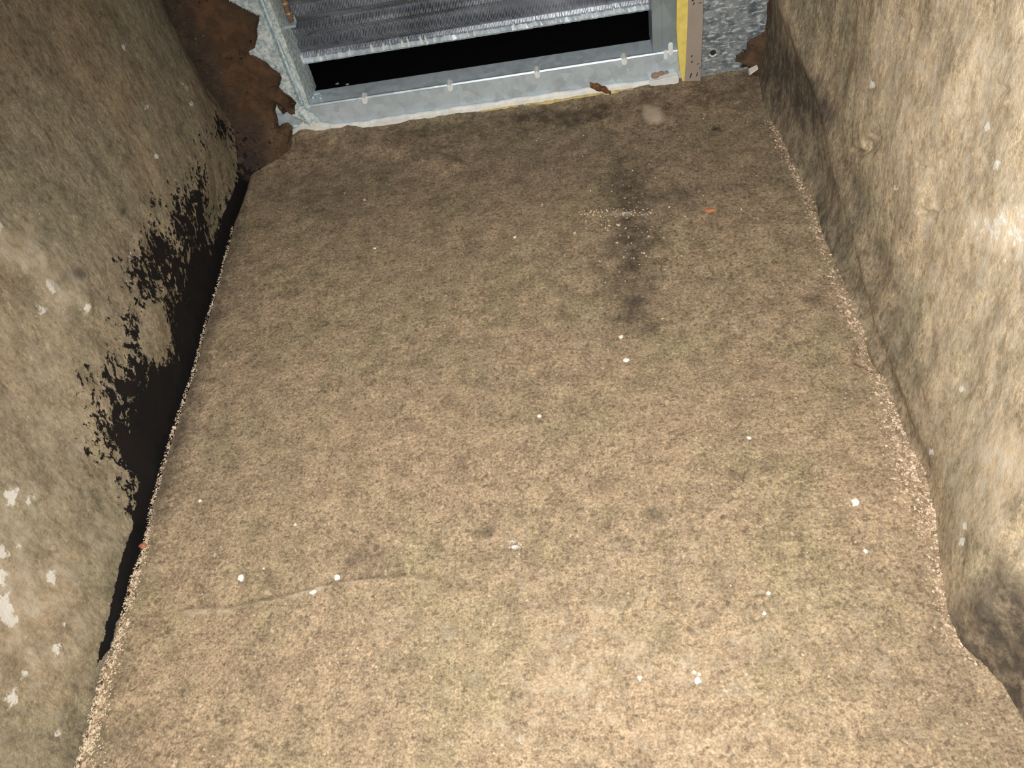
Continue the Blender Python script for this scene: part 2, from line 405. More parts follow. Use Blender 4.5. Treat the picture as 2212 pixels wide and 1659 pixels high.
mo -= 1.1 * soft(Yw, Zw, [lw2(*p) for p in hole1], .015) + .7 * soft(Yw, Zw, [lw2(*p) for p in hole2], .02)
joint = (Zw < .012 + .006 * fbm(Yw, Zw * 0, 20, 2, 4)) & (Yw > .45)  # shade down in the floor joint, painted black
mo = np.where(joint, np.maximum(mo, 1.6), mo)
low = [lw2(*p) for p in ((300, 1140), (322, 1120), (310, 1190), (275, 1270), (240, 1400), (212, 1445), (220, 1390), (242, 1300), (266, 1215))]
mo = np.maximum(mo, np.clip(sdf(Yw, Zw, low) / .004, -6, 2))  # shade of the nearer gap painted black too
corner = [lw2(*p) for p in ((380, -60), (365, 0), (420, 120), (470, 215), (540, 340), (570, 340), (500, 200), (440, 60), (420, -60))]
so = np.zeros_like(Xw); pa = np.zeros_like(Xw); wh = np.zeros_like(Xw); ru = np.zeros_like(Xw)
S = lambda arr, pts, w, k: stain(arr, lw2, Yw, Zw, pts, w, k)
np.maximum(so, .75 * soft(Yw, Zw, corner, .02), out=so)  # darker along the corner with the back wall
S(so, [(250, 60), (370, 0), (545, 340), (470, 380), (330, 230)], .10, .22)
S(so, [(-40, 60), (60, 90), (60, 130), (-40, 120)], .05, .35)
S(so, [(80, 540), (95, 535), (90, 548), (70, 550)], .003, .9)
S(so, [(148, 575), (172, 580), (182, 600), (155, 608), (120, 612)], .004, .9)
S(so, [(256, 450), (268, 452), (266, 465), (258, 463)], .003, .9)
S(ru, [(-80, 820), (60, 840), (110, 950), (60, 1000), (-80, 960)], .05, .25)
S(pa, [(-80, 380), (220, 560), (230, 1000), (310, 1180), (140, 1659), (-80, 1659)], .18, .38)
S(pa, [(-60, 470), (50, 480), (150, 560), (200, 690), (120, 640), (40, 570), (-60, 560)], .03, .62)
S(pa, [(-80, 960), (40, 1000), (150, 1150), (200, 1330), (100, 1480), (-80, 1500)], .07, .5)
for c in (((0, 492), 14), ((15, 482), 8), ((112, 612), 10), ((125, 622), 8), ((185, 664), 9), ((105, 668), 7), ((278, 558), 7), ((42, 1065), 14), ((48, 1080), 10), ((85, 1075), 8), ((58, 1050), 6),
          ((25, 1190), 18), ((15, 1240), 20), ((20, 1310), 28), ((32, 1330), 18), ((65, 1175), 8), ((125, 1245), 9), ((145, 1350), 10), ((135, 1395), 9), ((70, 1375), 8), ((38, 1500), 18), ((52, 1535), 8), ((130, 1585), 10), ((62, 1455), 8),
          ((318, 232), 5), ((403, 190), 4), ((280, 97), 6), ((332, 338), 5), ((396, 182), 4), ((410, 225), 4), ((320, 150), 3)):
    (cx_, cy_), r_ = c
    S(wh, [(cx_ - r_ * .8, cy_ - r_ * .6), (cx_ + r_ * .4, cy_ - r_), (cx_ + r_, cy_ + r_ * .3), (cx_ + r_ * .2, cy_ + r_ * 1.3), (cx_ - r_ * .7, cy_ + r_ * .8)], .008 if r_ > 6 else .005, .85)
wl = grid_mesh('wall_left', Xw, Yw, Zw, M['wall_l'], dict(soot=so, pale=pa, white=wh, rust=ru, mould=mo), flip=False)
tag(wl, kind='structure')

# ------------------------------------------------------------------ right wall
Yr, Zr = np.meshgrid(np.linspace(-.45, YB + .07, 470), np.linspace(-.04, 1.25, 330), indexing='ij')
base = xr(Yr)
zr = np.interp(Yr, [-.45, .4, .7, .9, 1.1, 1.3, 1.47], [.02, .02, .05, .11, .17, .22, .22])      # height of the ridge line above the floor joint
k = sm(Yr, .45, .85)
und = .022 * k * np.where(Zr < zr, sm(Zr, 0, 1) * 0 + 4 * (np.clip(Zr, 0, 1) / zr) * (1 - np.clip(Zr / zr, 0, 1)) * .5, 0)
t = sm(Zr, zr, zr + .5)
Xr = base * (1 - t) + (base * .92 + .08 * XR) * t + und - .008 * k * np.exp(-((Zr - zr) / .03) ** 2)
Xr += .10 * np.clip(Zr - zr - .05, 0, 2) ** 1.2 * .35
Xr += .016 * fbm(Yr, Zr, 3.4, 3, 61) * sm(Zr, 0, .12) + .006 * fbm(Yr, Zr * .6, 13, 3, 63) + .0028 * fbm(Yr, Zr * .5, 50, 3, 65)
R_ = lambda pts: [rw2(*p) for p in pts]
Xr += .010 * soft(Yr, Zr, R_([(1890, 300), (1920, 275), (1925, 300), (1905, 330), (1890, 325)]), .006)
for pts in ([(1996, 450), (2012, 458), (2028, 462), (2020, 468), (2000, 464)], [(2022, 448), (2040, 452), (2052, 456), (2035, 458)], [(2140, 188), (2165, 196), (2158, 202)], [(2200, 168), (2225, 172), (2210, 178)], [(1865, 315), (1880, 322), (1895, 315), (1885, 330), (1868, 326)]):
    Xr += .006 * soft(Yr, Zr, R_(pts), .003)
so = np.zeros_like(Xr); pa = np.zeros_like(Xr); wh = np.zeros_like(Xr); ru = np.zeros_like(Xr); mo = np.full_like(Xr, -9.)
S = lambda arr, pts, w, k: stain(arr, rw2, Yr, Zr, pts, w, k)
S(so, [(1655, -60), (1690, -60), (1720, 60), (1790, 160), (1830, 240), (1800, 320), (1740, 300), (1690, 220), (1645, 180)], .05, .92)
S(so, [(1640, -60), (1700, -60), (1780, 120), (1900, 420), (2000, 760), (2000, 960), (1900, 780), (1760, 450), (1650, 240)], .07, .5)  # shaded zone below the ridge painted darker
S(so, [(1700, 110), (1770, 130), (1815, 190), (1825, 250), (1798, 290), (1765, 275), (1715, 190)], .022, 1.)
S(so, [(1845, 330), (1860, 330), (1885, 400), (1905, 480), (1890, 470), (1860, 400)], .008, .5)
S(so, [(1890, 298), (1922, 272), (1926, 300), (1905, 332), (1892, 325)], .005, .55)  # shade inside the large gouge painted in
S(so, [(1845, 50), (1870, 40), (1868, 65), (1850, 70)], .008, .5)
S(so, [(1768, 440), (1795, 430), (1812, 500), (1835, 590), (1815, 605), (1790, 540)], .006, .75)  # narrow dark strips along the foot of the wall
S(so, [(1828, 625), (1845, 640), (1875, 715), (1868, 728), (1850, 690)], .005, .85)
S(so, [(1885, 740), (1940, 745), (1930, 770), (1905, 800), (1888, 780)], .006, .45)
for pts in ([(1996, 452), (2012, 458), (2026, 464), (2010, 466)], [(2022, 446), (2050, 455), (2035, 457)], [(2140, 190), (2165, 198), (2156, 200)], [(2200, 168), (2228, 173), (2208, 175)], [(1868, 318), (1885, 322), (1880, 327)]):
    S(so, pts, .003, .95)  # shade inside the small gouges painted in
S(so, [(2230, 1180), (2160, 1290), (2105, 1370), (2080, 1400), (2120, 1440), (2260, 1640), (2400, 1500)], .02, .95)  # darker toward the near lower end of the wall
S(so, [(2230, 1240), (2150, 1330), (2110, 1380), (2130, 1400), (2230, 1330)], .02, .5)
S(so, [(2150, 1370), (2190, 1400), (2260, 1480), (2240, 1490), (2170, 1420)], .006, .9)
S(pa, [(1900, -60), (2300, -60), (2300, 1250), (2080, 1300), (2040, 1080), (1990, 800), (1940, 480), (1860, 200)], .12, .42)  # lit zone above the ridge painted paler
S(pa, [(2050, -60), (2300, -60), (2300, 420), (2050, 380), (2020, 150)], .1, .5)  # brightest lit part, high on the wall, painted paler still
S(pa, [(2140, 930), (2212, 880), (2300, 900), (2300, 1090), (2150, 1090), (2135, 1020)], .03, .65)
S(wh, [(2095, 480), (2150, 455), (2280, 465), (2280, 560), (2140, 548)], .022, .42)
S(pa, [(2085, 470), (2150, 440), (2300, 440), (2300, 575), (2130, 560)], .02, 1.)
S(wh, [(2140, 345), (2160, 348), (2155, 365), (2142, 362)], .006, .55)
for (cx_, cy_), r_ in (((2088, 840), 6), ((2025, 976), 5), ((2147, 1130), 6), ((1913, 180), 5), ((1955, 405), 4), ((2125, 275), 5), ((2140, 1165), 8)):
    S(wh, [(cx_ - r_, cy_ - r_), (cx_ + r_, cy_ - r_), (cx_ + r_, cy_ + r_), (cx_ - r_, cy_ + r_)], .003, 1.)
wr = grid_mesh('wall_right', Xr, Yr, Zr, M['wall_r'], dict(soot=so, pale=pa, white=wh, rust=ru, mould=mo), flip=True)
tag(wr, kind='structure')

# ------------------------------------------------------------------ back wall: ragged brown mortar either side of the frame
Xb, Zb = np.meshgrid(np.r_[np.linspace(-.70, -.45, 200), np.linspace(-.44, .25, 24), np.linspace(.255, .42, 130)], np.r_[np.linspace(-.02, .5, 400), np.linspace(.505, .62, 24)], indexing='ij')
front = YB - .010
P = lambda *p: bk2(p[0], p[1], front)
left_out = [P(440, -60), P(482, -4), P(500, 12), P(520, 22), P(545, 35), P(560, 41), P(556, 65), P(552, 95), P(548, 112), P(538, 119), P(556, 131), P(580, 148), P(604, 166), P(606, 185), P(601, 195), P(613, 207), P(622, 221), P(625, 233), P(634, 243), P(642, 256), P(628, 252), P(610, 236), P(597, 230), P(596, 246), P(604, 268), P(622, 267), P(632, 276), P(630, 296), (-.50, -.02), (-.70, -.02), (-.70, .62), (P(440, -60)[0] - .07, .62)]
right_out = [(P(1672, -60)[0], .62), P(1662, -20), P(1658, 30), P(1656, 68), P(1640, 84), P(1619, 97), P(1613, 112), P(1604, 127), P(1592, 140), P(1612, 150), P(1624, 165), P(1640, 172), (.32, -.02), (.42, -.02), (.42, .62)]
jit = .0035 * fbm(Xb, Zb, 60, 3, 71) * 2
sdl, sdr = sdf(Xb, Zb, left_out) + jit, sdf(Xb, Zb, right_out) + jit
inside = (sdl > 0) | (sdr > 0) | (Zb > .56)
Yb = front - .006 * sm(np.maximum(sdl, sdr), 0, .02) - .010 * fbm(Xb, Zb, 12, 4, 73) - .004 * fbm(Xb, Zb, 50, 3, 75)
corner_l = sm(-Xb, .50, .62)
Yb -= .055 * (sdl > 0) * sm(-Xb, .50, .60) * (1 - sm(Zb, 0, .085)) + .03 * sm(-Xb, .565, .64) * (sdl > 0)
Yb -= .012 * (sdr > 0) * sm(Xb, .30, .36)
rim = np.maximum(sdl, sdr)
Yb += .012 * (1 - sm(rim, 0, .006))
so = .8 * sm(-Xb, .555, .60) + .35 * (1 - sm(Zb, 0, .06)) * sm(-Xb, .52, .6)
ru = .8 * (1 - sm(np.abs(Xb + .55), .03, .08)) * sm(Zb, .03, .1) + .5 * sm(Xb, .28, .31)
mo = np.where(Xb < 9, .9 * sm(-Xb, .55, .63) * (1 - sm(Zb, .01, .10)) - .75, 0)
cell = inside[:-1, :-1] & inside[1:, 1:] & inside[1:, :-1] & inside[:-1, 1:]
wb = grid_mesh('wall_back', Xb, Yb, Zb, M['mortar'], dict(soot=so, pale=Xb * 0, white=Xb * 0, rust=ru, mould=mo), flip=False, mask=cell)
sol = wb.modifiers.new('thickness', 'SOLIDIFY'); sol.thickness = .022; sol.offset = -1
tag(wb, kind='structure')

# ------------------------------------------------------------------ sheet metal frame
b = lambda px, py, y=YF: bk2(px, py, y)
z_lip = (b(657, 230.5)[1] + b(1433, 112)[1]) / 2
x_in = b(661, 205)[0]                      # left edge of the opening, at the front
x_fl = x_in - .021                         # inner edge of the front flange on the left
x_rj = b(1409, 60)[0]; x_rj2 = b(1468, 60)[0]
TOP = .56
frame = empty('coil_surround', ((x_in + x_rj) / 2, YF + .02, 0), 'galvanised sheet metal frame around the finned coil, chalky with corrosion at its left', 'frame')
bm = bmesh.new()                            # foot flange: front face, sharp folded lip and ledge running in under the opening
n = 90; xs = np.linspace(-.60, x_rj2 + .004, n)
prof = [(YF + .003, 0.), (YF, .004), (YF + .0005, z_lip - .004), (YF - .0025, z_lip - .0012), (YF - .001, z_lip + .0015), (YF + .006, z_lip), (YF + .046, z_lip + .001), (YF + .046, z_lip - .003), (YF + .008, z_lip - .005), (YF + .006, 0.)]
rows = [[bm.verts.new((x, y + (.0006 * math.sin(x * 31) + .0004 * math.sin(x * 83 + 1)) * (1 if 0 < i < 3 else 0), z)) for i, (y, z) in enumerate(prof)] for x in xs]
for a, c in zip(rows[:-1], rows[1:]):
    for i in range(len(prof)): bm.faces.new((a[i], a[(i+1) % len(prof)], c[(i+1) % len(prof)], c[i]))
bm.faces.new(rows[0]); bm.faces.new(rows[-1][::-1])
from_bm('bottom_flange', bm, M['galv'], frame)
bm = bmesh.new()                            # left flange with its groove and rolled inner lip
def lflange(z):                             # x positions at height z, following the lean seen in the photo
    return 0.
prof = [(-.615, YF - .001), (x_fl - .001, YF - .001), (x_fl + .001, YF + .001), (x_fl + .002, YF + .013), (x_fl + .009, YF + .013), (x_fl + .010, YF - .002), (x_fl + .013, YF - .0035), (x_in, YF - .001), (x_in + .001, YF + .01), (x_in + .001, YC + .02), (x_in - .003, YC + .02), (x_in - .003, YF + .018), (-.615, YF + .018)]
zs = [z_lip - .004] + list(np.linspace(z_lip + .02, TOP, 30))
rows = [[bm.verts.new((x, y + .0012 * math.sin(z * 60 + i), z)) for i, (x, y) in enumerate(prof)] for z in zs]
for a, c in zip(rows[:-1], rows[1:]):
    for i in range(len(prof)): bm.faces.new((a[i], a[(i+1) % len(prof)], c[(i+1) % len(prof)], c[i]))
bm.faces.new(rows[0]); bm.faces.new(rows[-1][::-1])
o = from_bm('left_flange', bm, M['galv_ox'], frame); o['label'] = 'left side flange crusted with chalky white corrosion'
bm = bmesh.new()                            # right jamb: folded lip and dull strip
add_box(bm, x_rj, x_rj + .0165, YF + .002, YF + .006, z_lip + .002, TOP, .0008)
add_box(bm, x_rj, x_rj + .003, YF + .004, YC + .01, z_lip + .002, TOP)
add_box(bm, x_rj + .016, x_rj2 + .012, YF + .006, YF + .009, z_lip - .002, TOP)
from_bm('right_jamb', bm, M['galv_jamb'], frame)
bm = bmesh.new()                            # turned up tab at the right end of the flange
tx = b(1441, 118)[0]
add_box(bm, tx - .006, tx + .0005, YF - .004, YF - .001, z_lip - .012, z_lip + .004, .0008)
add_box(bm, tx + .002, tx + .010, YF - .005, YF - .001, z_lip - .006, z_lip + .018, .0015)
from_bm('corner_tab', bm, M['steel'], frame)
for px, py in ((787, 212), (972, 185), (1160, 155), (1348, 126)):
    x = b(px, py)[0]; bm = bmesh.new()
    add_cyl(bm, (x, YF + .004, z_lip + .0035), (x, YF - .011, z_lip + .0035), .0042, 12, .003)
    add_cyl(bm, (x, YF - .002, z_lip - .006), (x, YF - .005, z_lip - .006), .0062, 16, .0048)
    add_box(bm, x - .0052, x + .0052, YF - .004, YF + .012, z_lip - .0045, z_lip + .0022, .0012)
    from_bm('screw', bm, M['steel'], frame)
bm = bmesh.new()                            # curled burr at the left corner of the ledge
hx = x_in + .012
for i in range(9):
    a0, a1 = i / 9 * math.pi * 1.2 - .5, (i + 1) / 9 * math.pi * 1.2 - .5
    add_cyl(bm, (hx + .008 * math.cos(a0), YF + .02 + .012 * math.sin(a0), z_lip + .003), (hx + .008 * math.cos(a1), YF + .02 + .012 * math.sin(a1), z_lip + .003), .0022, 8)
from_bm('burr', bm, M['galv_ox'], frame)

Xk, Zk = np.meshgrid(np.linspace(b(618, 260)[0], b(760, 260)[0], 110), np.linspace(.002, z_lip + .012, 75), indexing='ij')
crust = sdf(Xk, Zk, [b(*p) for p in ((628, 240), (645, 225), (662, 236), (690, 250), (700, 268), (730, 268), (755, 272), (740, 284), (690, 292), (640, 292), (634, 270), (650, 268), (648, 255), (635, 252))]) + .016 * fbm(Xk, Zk, 70, 4, 77)
Yk = YF - .0035 - .006 * sm(crust, 0, .01) * (.6 + fbm(Xk, Zk, 120, 3, 79))
kc = (crust[:-1, :-1] > 0) & (crust[1:, 1:] > 0)
ck = grid_mesh('corrosion_crust', Xk, Yk, Zk, M['galv_ox'], {}, False, kc)
ck.parent = frame; ck.matrix_parent_inverse = Matrix.Translation(frame.location).inverted()
sol = ck.modifiers.new('thickness', 'SOLIDIFY'); sol.thickness = .0012; sol.offset = -1
ck['label'] = 'white corrosion crust on the lower left corner'

# dark duct behind the opening
duct = frame
bm = bmesh.new()
add_box(bm, x_in - .002, x_rj + .004, YC + .001, YC + .42, z_lip - .012, z_lip - .008)
add_box(bm, x_in - .006, x_in - .002, YC + .022, YC + .42, z_lip - .012, TOP)
add_box(bm, x_rj + .002, x_rj + .006, YC + .012, YC + .42, z_lip - .012, TOP)
add_box(bm, x_in - .002, x_rj + .004, YC + .42, YC + .424, z_lip - .012, TOP)
add_box(bm, x_in - .002, x_rj + .004, YC + .13, YC + .424, TOP - .004, TOP)
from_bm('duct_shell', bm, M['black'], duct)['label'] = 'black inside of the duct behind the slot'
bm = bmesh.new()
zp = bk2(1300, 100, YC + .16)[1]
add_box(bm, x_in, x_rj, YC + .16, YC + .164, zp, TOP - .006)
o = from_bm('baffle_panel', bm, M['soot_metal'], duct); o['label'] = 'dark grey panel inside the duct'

# ------------------------------------------------------------------ finned coil
zc = (b(641, 139.7, YC)[1] + b(1407, 19.5, YC)[1]) / 2
x_c0 = b(643, 120, YC)[0]; x_c1 = b(1402, 25, YC)[0]
coil = empty('finned_coil', ((x_c0 + x_c1) / 2, YC + .04, zc), 'grey aluminium finned heat exchanger coil with rows of fins above the black slot', 'coil')
CT = TOP - .01
pitch = .0027; nf = int((x_c1 - x_c0) / pitch)
row_h = .0295
zz = np.linspace(zc + .003, CT, 70)
V, Fc = [], []
for i in range(nf):
    x = x_c0 + .002 + i * pitch + random.uniform(-.0003, .0003)
    th = .0011
    lean = random.gauss(0, .0009) if random.random() < .25 else 0
    for j, z in enumerate(zz):
        ph = (z - zc - .008) / row_h * 2 * math.pi
        dy = .0062 * math.sin(ph) + .0020 * math.sin(2 * ph)
        low = max(0, 1 - (z - zc) / .02)
        dx = lean * low * 2.2 + .0004 * math.sin(ph * .5 + i * .01)
        k = len(V)
        V += [(x + dx - th / 2, YC + .004 + dy, z), (x + dx + th / 2, YC + .004 + dy, z), (x + dx + th / 2, YC + .022, z), (x + dx - th / 2, YC + .022, z)]
        if j:
            p = k - 4
            for a in range(4): Fc.append((p + a, p + (a + 1) % 4, k + (a + 1) % 4, k + a))
me = bpy.data.meshes.new('fins'); me.from_pydata(V, [], Fc); me.update()
link('fins', me, M['fin'], coil)
bm = bmesh.new(); add_box(bm, x_c0, x_c1, YC + .016, YC + .11, zc + .002, CT); from_bm('core', bm, M['fin'], coil)
bm = bmesh.new()                              # beaten bottom edge with bent, shiny fin ends
nseg = 150; xs = np.linspace(x_c0 - .004, x_c1 + .003, nseg)
rows = []
for i, x in enumerate(xs):
    j = random.uniform(-.0012, .0012); j2 = random.uniform(-.0012, .0012)
    rows.append([bm.verts.new(q) for q in ((x, YC + .002 + j, zc + .0085 + j2), (x, YC - .003 + j, zc + .003 + j), (x, YC - .001, zc - .001 + j * .5), (x, YC + .10, zc), (x, YC + .10, zc + .004))])
for a, c in zip(rows[:-1], rows[1:]):
    for i in range(5): bm.faces.new((a[i], a[(i+1) % 5], c[(i+1) % 5], c[i]))
bm.faces.new(rows[0]); bm.faces.new(rows[-1][::-1])
from_bm('bottom_rail', bm, M['galv'], coil)
# bent fin tips standing on the rail
tips = [655, 672, 690, 707, 733, 755, 757, 806, 829, 846, 867, 871, 884, 912, 922, 963, 972, 1003, 1012, 1025, 1070, 1112, 1122, 1200, 1258, 1266, 1288, 1312, 1326, 1340, 1362, 1386]
for px in tips:
    py = 139.7 - .157 * (px - 641)
    bm = bmesh.new(); x = b(px, py - 8, YC)[0]; h = random.uniform(.006, .015); w = random.uniform(.0008, .0024); l = random.uniform(-.002, .002)
    vs = [bm.verts.new(q) for q in ((x - w, YC - .003, zc + .003), (x + w, YC - .003, zc + .003), (x + w * .7 + l, YC - .0045, zc + .005 + h), (x - w * .7 + l, YC - .0045, zc + .005 + h), (x - w, YC + .004, zc + .003), (x + w, YC + .004, zc + .003), (x + w * .7 + l, YC + .002, zc + .005 + h), (x - w * .7 + l, YC + .002, zc + .005 + h))]
    for q in ((0, 1, 2, 3), (7, 6, 5, 4), (0, 4, 5, 1), (1, 5, 6, 2), (2, 6, 7, 3), (3, 7, 4, 0)): bm.faces.new([vs[a] for a in q])
    from_bm('bent_fin', bm, M['steel'], coil)['label'] = 'bright bent fin end on the bottom edge'
xp = b(622, 25, YF + .03)[0]; zpipe = b(621, 48, YF + .03)[1]
bm = bmesh.new(); add_cyl(bm, (xp, YF + .030, zpipe), (xp, YF + .030, CT), .0052, 16)
for kz in (.012, .03): add_cyl(bm, (xp, YF + .030, zpipe + kz), (xp, YF + .030, zpipe + kz + .006), .0064, 16)
o = from_bm('copper_tube', bm, M['copper'], coil, True); o['label'] = 'tarnished coppery tube at the left end of the fins'
bm = bmesh.new()
xq = b(613, 52, YF + .03)[0]
add_box(bm, xq - .012, xq + .022, YF + .020, YF + .040, zpipe - .007, zpipe - .002, .001)
add_cyl(bm, (xq + .016, YF + .036, zpipe - .002), (xq + .016, YF + .036, zpipe + .006), .006, 10)
from_bm('bracket', bm, M['galv'], coil)
bm = bmesh.new()
add_box(bm, x_c0 - .006, x_c0 - .002, YC - .002, YC + .1, zc, CT)
from_bm('end_plate', bm, M['galv_jamb'], coil)

# ------------------------------------------------------------------ sealant, foam, board and sheet at the frame's foot
def ribbon(name, mat, x0, x1, top, depth, label, cat, yfront, amp=.002, zbot=-.004, taper=None, seed=1):
    bm = bmesh.new(); n = max(12, int((x1 - x0) / .004)); xs = np.linspace(x0, x1, n)
    nz = fbm(xs, xs * 0 + seed, 40, 4, seed) * 2; nz2 = fbm(xs, xs * 0 + seed + 5, 90, 3, seed + 3) * 2
    rows = []
    for i, x in enumerate(xs):
        h = (top(x) if callable(top) else top) * (1 + .0 * nz[i]) + amp * nz[i]; f = yfront + amp * .8 * nz2[i]
        rows.append([bm.verts.new(q) for q in ((x, f + depth, zbot), (x, f + .001, zbot), (x, f, h * .35), (x, f + depth * .25, h * .75), (x, f + depth * .6, h * .97), (x, f + depth, h))])
    for a, c in zip(rows[:-1], rows[1:]):
        for i in range(6): bm.faces.new((a[i], a[(i+1) % 6], c[(i+1) % 6], c[i]))
    bm.faces.new(rows[0]); bm.faces.new(rows[-1][::-1])
    o = from_bm(name, bm, mat, None, False)
    return tag(o, label, cat)
x_s0 = b(628, 292, YB)[0]; x_s1 = b(1466, 180, YB)[0]
tops = lambda x: .017 + .020 * math.exp(-((x - b(672, 280, YB)[0]) / .03) ** 2) - .004 * float(sm(np.array(x), .06, .14))
ribbon('sealant_bead', M['sealant'], x_s0, x_s1, tops, .0070, 'white bead of sealant along the foot of the metal frame', 'sealant', YB, .0022, seed=3)
ribbon('foam_strip', M['foam_old'], b(905, 264, YB)[0], b(1385, 196, YB)[0], .0068, .006, 'thin yellowed foam edge between the white sealant and the concrete floor', 'foam', YB - .0062, .0022, seed=9)
bm = bmesh.new()
yw = YB - .006
add_prism(bm, [b(*p, yw) for p in ((1404, 186), (1403, 181), (1408, 176), (1465, 164), (1467, 172), (1466, 180), (1440, 188))], yw, YF - .0005)
bmesh.ops.bevel(bm, geom=bm.edges[:], offset=.0012, segments=2, affect='EDGES')
tag(from_bm('foam_block', bm, M['foam_white']), 'small white foam block wedged under the frame beside the beige board', 'foam block')

yb_ = YB - .004
stripe = empty('board_strip', (b(1490, 100, yb_)[0], YB, 0), 'narrow upright beige board with a yellow foam edge, right of the coil', 'board')
bm = bmesh.new()
dz = lambda p0, p1, k: (p0[0] + (p0[0] - p1[0]) * k, p0[1] + (p0[1] - p1[1]) * k)
bt_l, bt_r = dz(b(1487, 0, yb_), b(1485, 60, yb_), 8), dz(b(1519.5, 0, yb_), b(1518, 60, yb_), 8)
add_prism(bm, [bt_r, bt_l, b(1487, 0, yb_), b(1485, 60, yb_), b(1482, 130, yb_), b(1479, 172, yb_), b(1481, 183, yb_), b(1500, 181, yb_), b(1513, 178, yb_), b(1514, 150, yb_), b(1516, 110, yb_), b(1518, 60, yb_), b(1519.5, 0, yb_)], yb_, YF - .001)
for px, py, w, h, sl in ((1496, 1, 3, 2, 1), (1498, 8, 2, 3, 1), (1511, 6, 3.5, 1.2, 2), (1494, 121, 2, 2.5, 0), (1495, 133.5, 3, 1.5, -1), (1507, 138, 2.5, 1, 1), (1491, 163, 1.8, 6, 2), (1505, 160, 1.5, 5, 1.5), (1511, 147, 1, 3, 1)):
    add_prism(bm, [b(px - w, py + h, yb_), b(px + w * .4, py + h * .8, yb_), b(px + w + sl, py - h * .7, yb_), b(px - w * .1 + sl, py - h, yb_)], yb_ - .0004, yb_ + .001, 1)
from_bm('board', bm, [M['board'], M['fleck']], stripe)
bm = bmesh.new(); yy = yb_ + .002
add_prism(bm, [dz(b(1487, 0, yy), b(1485, 60, yy), 8), dz(b(1462.5, 0, yy), b(1461.5, 60, yy), 8), b(1462.5, 0, yy), b(1461.5, 60, yy), b(1464, 100, yy), b(1467, 135, yy), b(1470, 158, yy), b(1474, 176, yy), b(1479, 178, yy), b(1482, 130, yy), b(1485, 60, yy), b(1487, 0, yy)], yy, YF - .001)
from_bm('foam_edge', bm, M['foam'], stripe)['label'] = 'bright yellow foam edge tapering to the floor'

sheet = empty('sheet_metal_panel', (b(1590, 100, YF)[0], YF, 0), 'mottled spangled galvanised sheet between the beige board and right wall', 'panel')
bm = bmesh.new(); ys = YF - .0005
add_prism(bm, [(b(1510, 170, ys)[0] - .004, -.004), (.36, -.004), (.36, TOP), (b(1510, 170, ys)[0] - .004, TOP)], ys, ys + .003)
from_bm('sheet', bm, M['galv_sheet'], sheet)
hx, hz = b(1540, 114, ys)
bm = bmesh.new()
add_cyl(bm, (hx, ys + .001, hz), (hx, ys - .0006, hz), .0055, 18); from_bm('hole', bm, M['fleck'], sheet)['label'] = 'small dark drilled hole'
bm = bmesh.new()
for i in range(10):
    a0, a1 = math.pi * (1.05 + .8 * i / 10), math.pi * (1.05 + .8 * (i + 1) / 10)
    add_cyl(bm, (hx + .006 * math.cos(a0), ys - .0008, hz + .006 * math.sin(a0)), (hx + .006 * math.cos(a1), ys - .0008, hz + .006 * math.sin(a1)), .0013, 8)
from_bm('hole_rim', bm, M['steel'], sheet)

# bright sliver at the right end
s0 = hit(1619, 161, 1, YB - .025); s1 = hit(1637, 149, 1, YB - .03)
bm = bmesh.new()
vs = [bm.verts.new(q) for q in ((s0[0], s0[1], s0[2] - .002), (s1[0], s1[1], s1[2] - .001), (s1[0] + .001, s1[1], s1[2] + .0015), (s0[0] + .001, s0[1] - .001, s0[2] + .004), (s0[0], s0[1] + .012, s0[2] - .004), (s1[0], s1[1] + .010, s1[2]), (s1[0], s1[1] + .010, s1[2] + .002), (s0[0], s0[1] + .012, s0[2] + .004))]
for q in ((0, 1, 2, 3), (7, 6, 5, 4), (0, 4, 5, 1), (1, 5, 6, 2), (2, 6, 7, 3), (3, 7, 4, 0)): bm.faces.new([vs[a] for a in q])
tag(from_bm('metal_sliver', bm, M['chip']), 'bright metal sliver in the corner where the spangled sheet meets the right wall', 'scrap')

# ------------------------------------------------------------------ loose things
def blob(name, mat, p, sx, sy, sz, label, cat, group=None, seed=0, rot=0., flat=.0):
    r = random.Random(seed); bm = bmesh.new()
    bmesh.ops.create_icosphere(bm, subdivisions=2, radius=1)
    for v in bm.verts:
        k = 1 + .25 * math.sin(v.co.x * 3 + seed) * math.cos(v.co.y * 4 + seed * 2) + r.uniform(-.12, .12)
        v.co = Vector((v.co.x * sx * k, v.co.y * sy * k, v.co.z * sz * (1 + r.uniform(-.1, .1))))
        if v.co.z < -sz * .55: v.co.z = -sz * .55
    bmesh.ops.rotate(bm, verts=bm.verts, cent=(0, 0, 0), matrix=Matrix.Rotation(rot, 3, 'Z'))
    o = from_bm(name, bm, mat); o.location = (p[0], p[1], p[2] + sz * .5)
    return tag(o, label, cat, group)
def on_floor(px, py):
    p = fl(px, py); return (p[0], p[1], floor_z(p[0], p[1]))
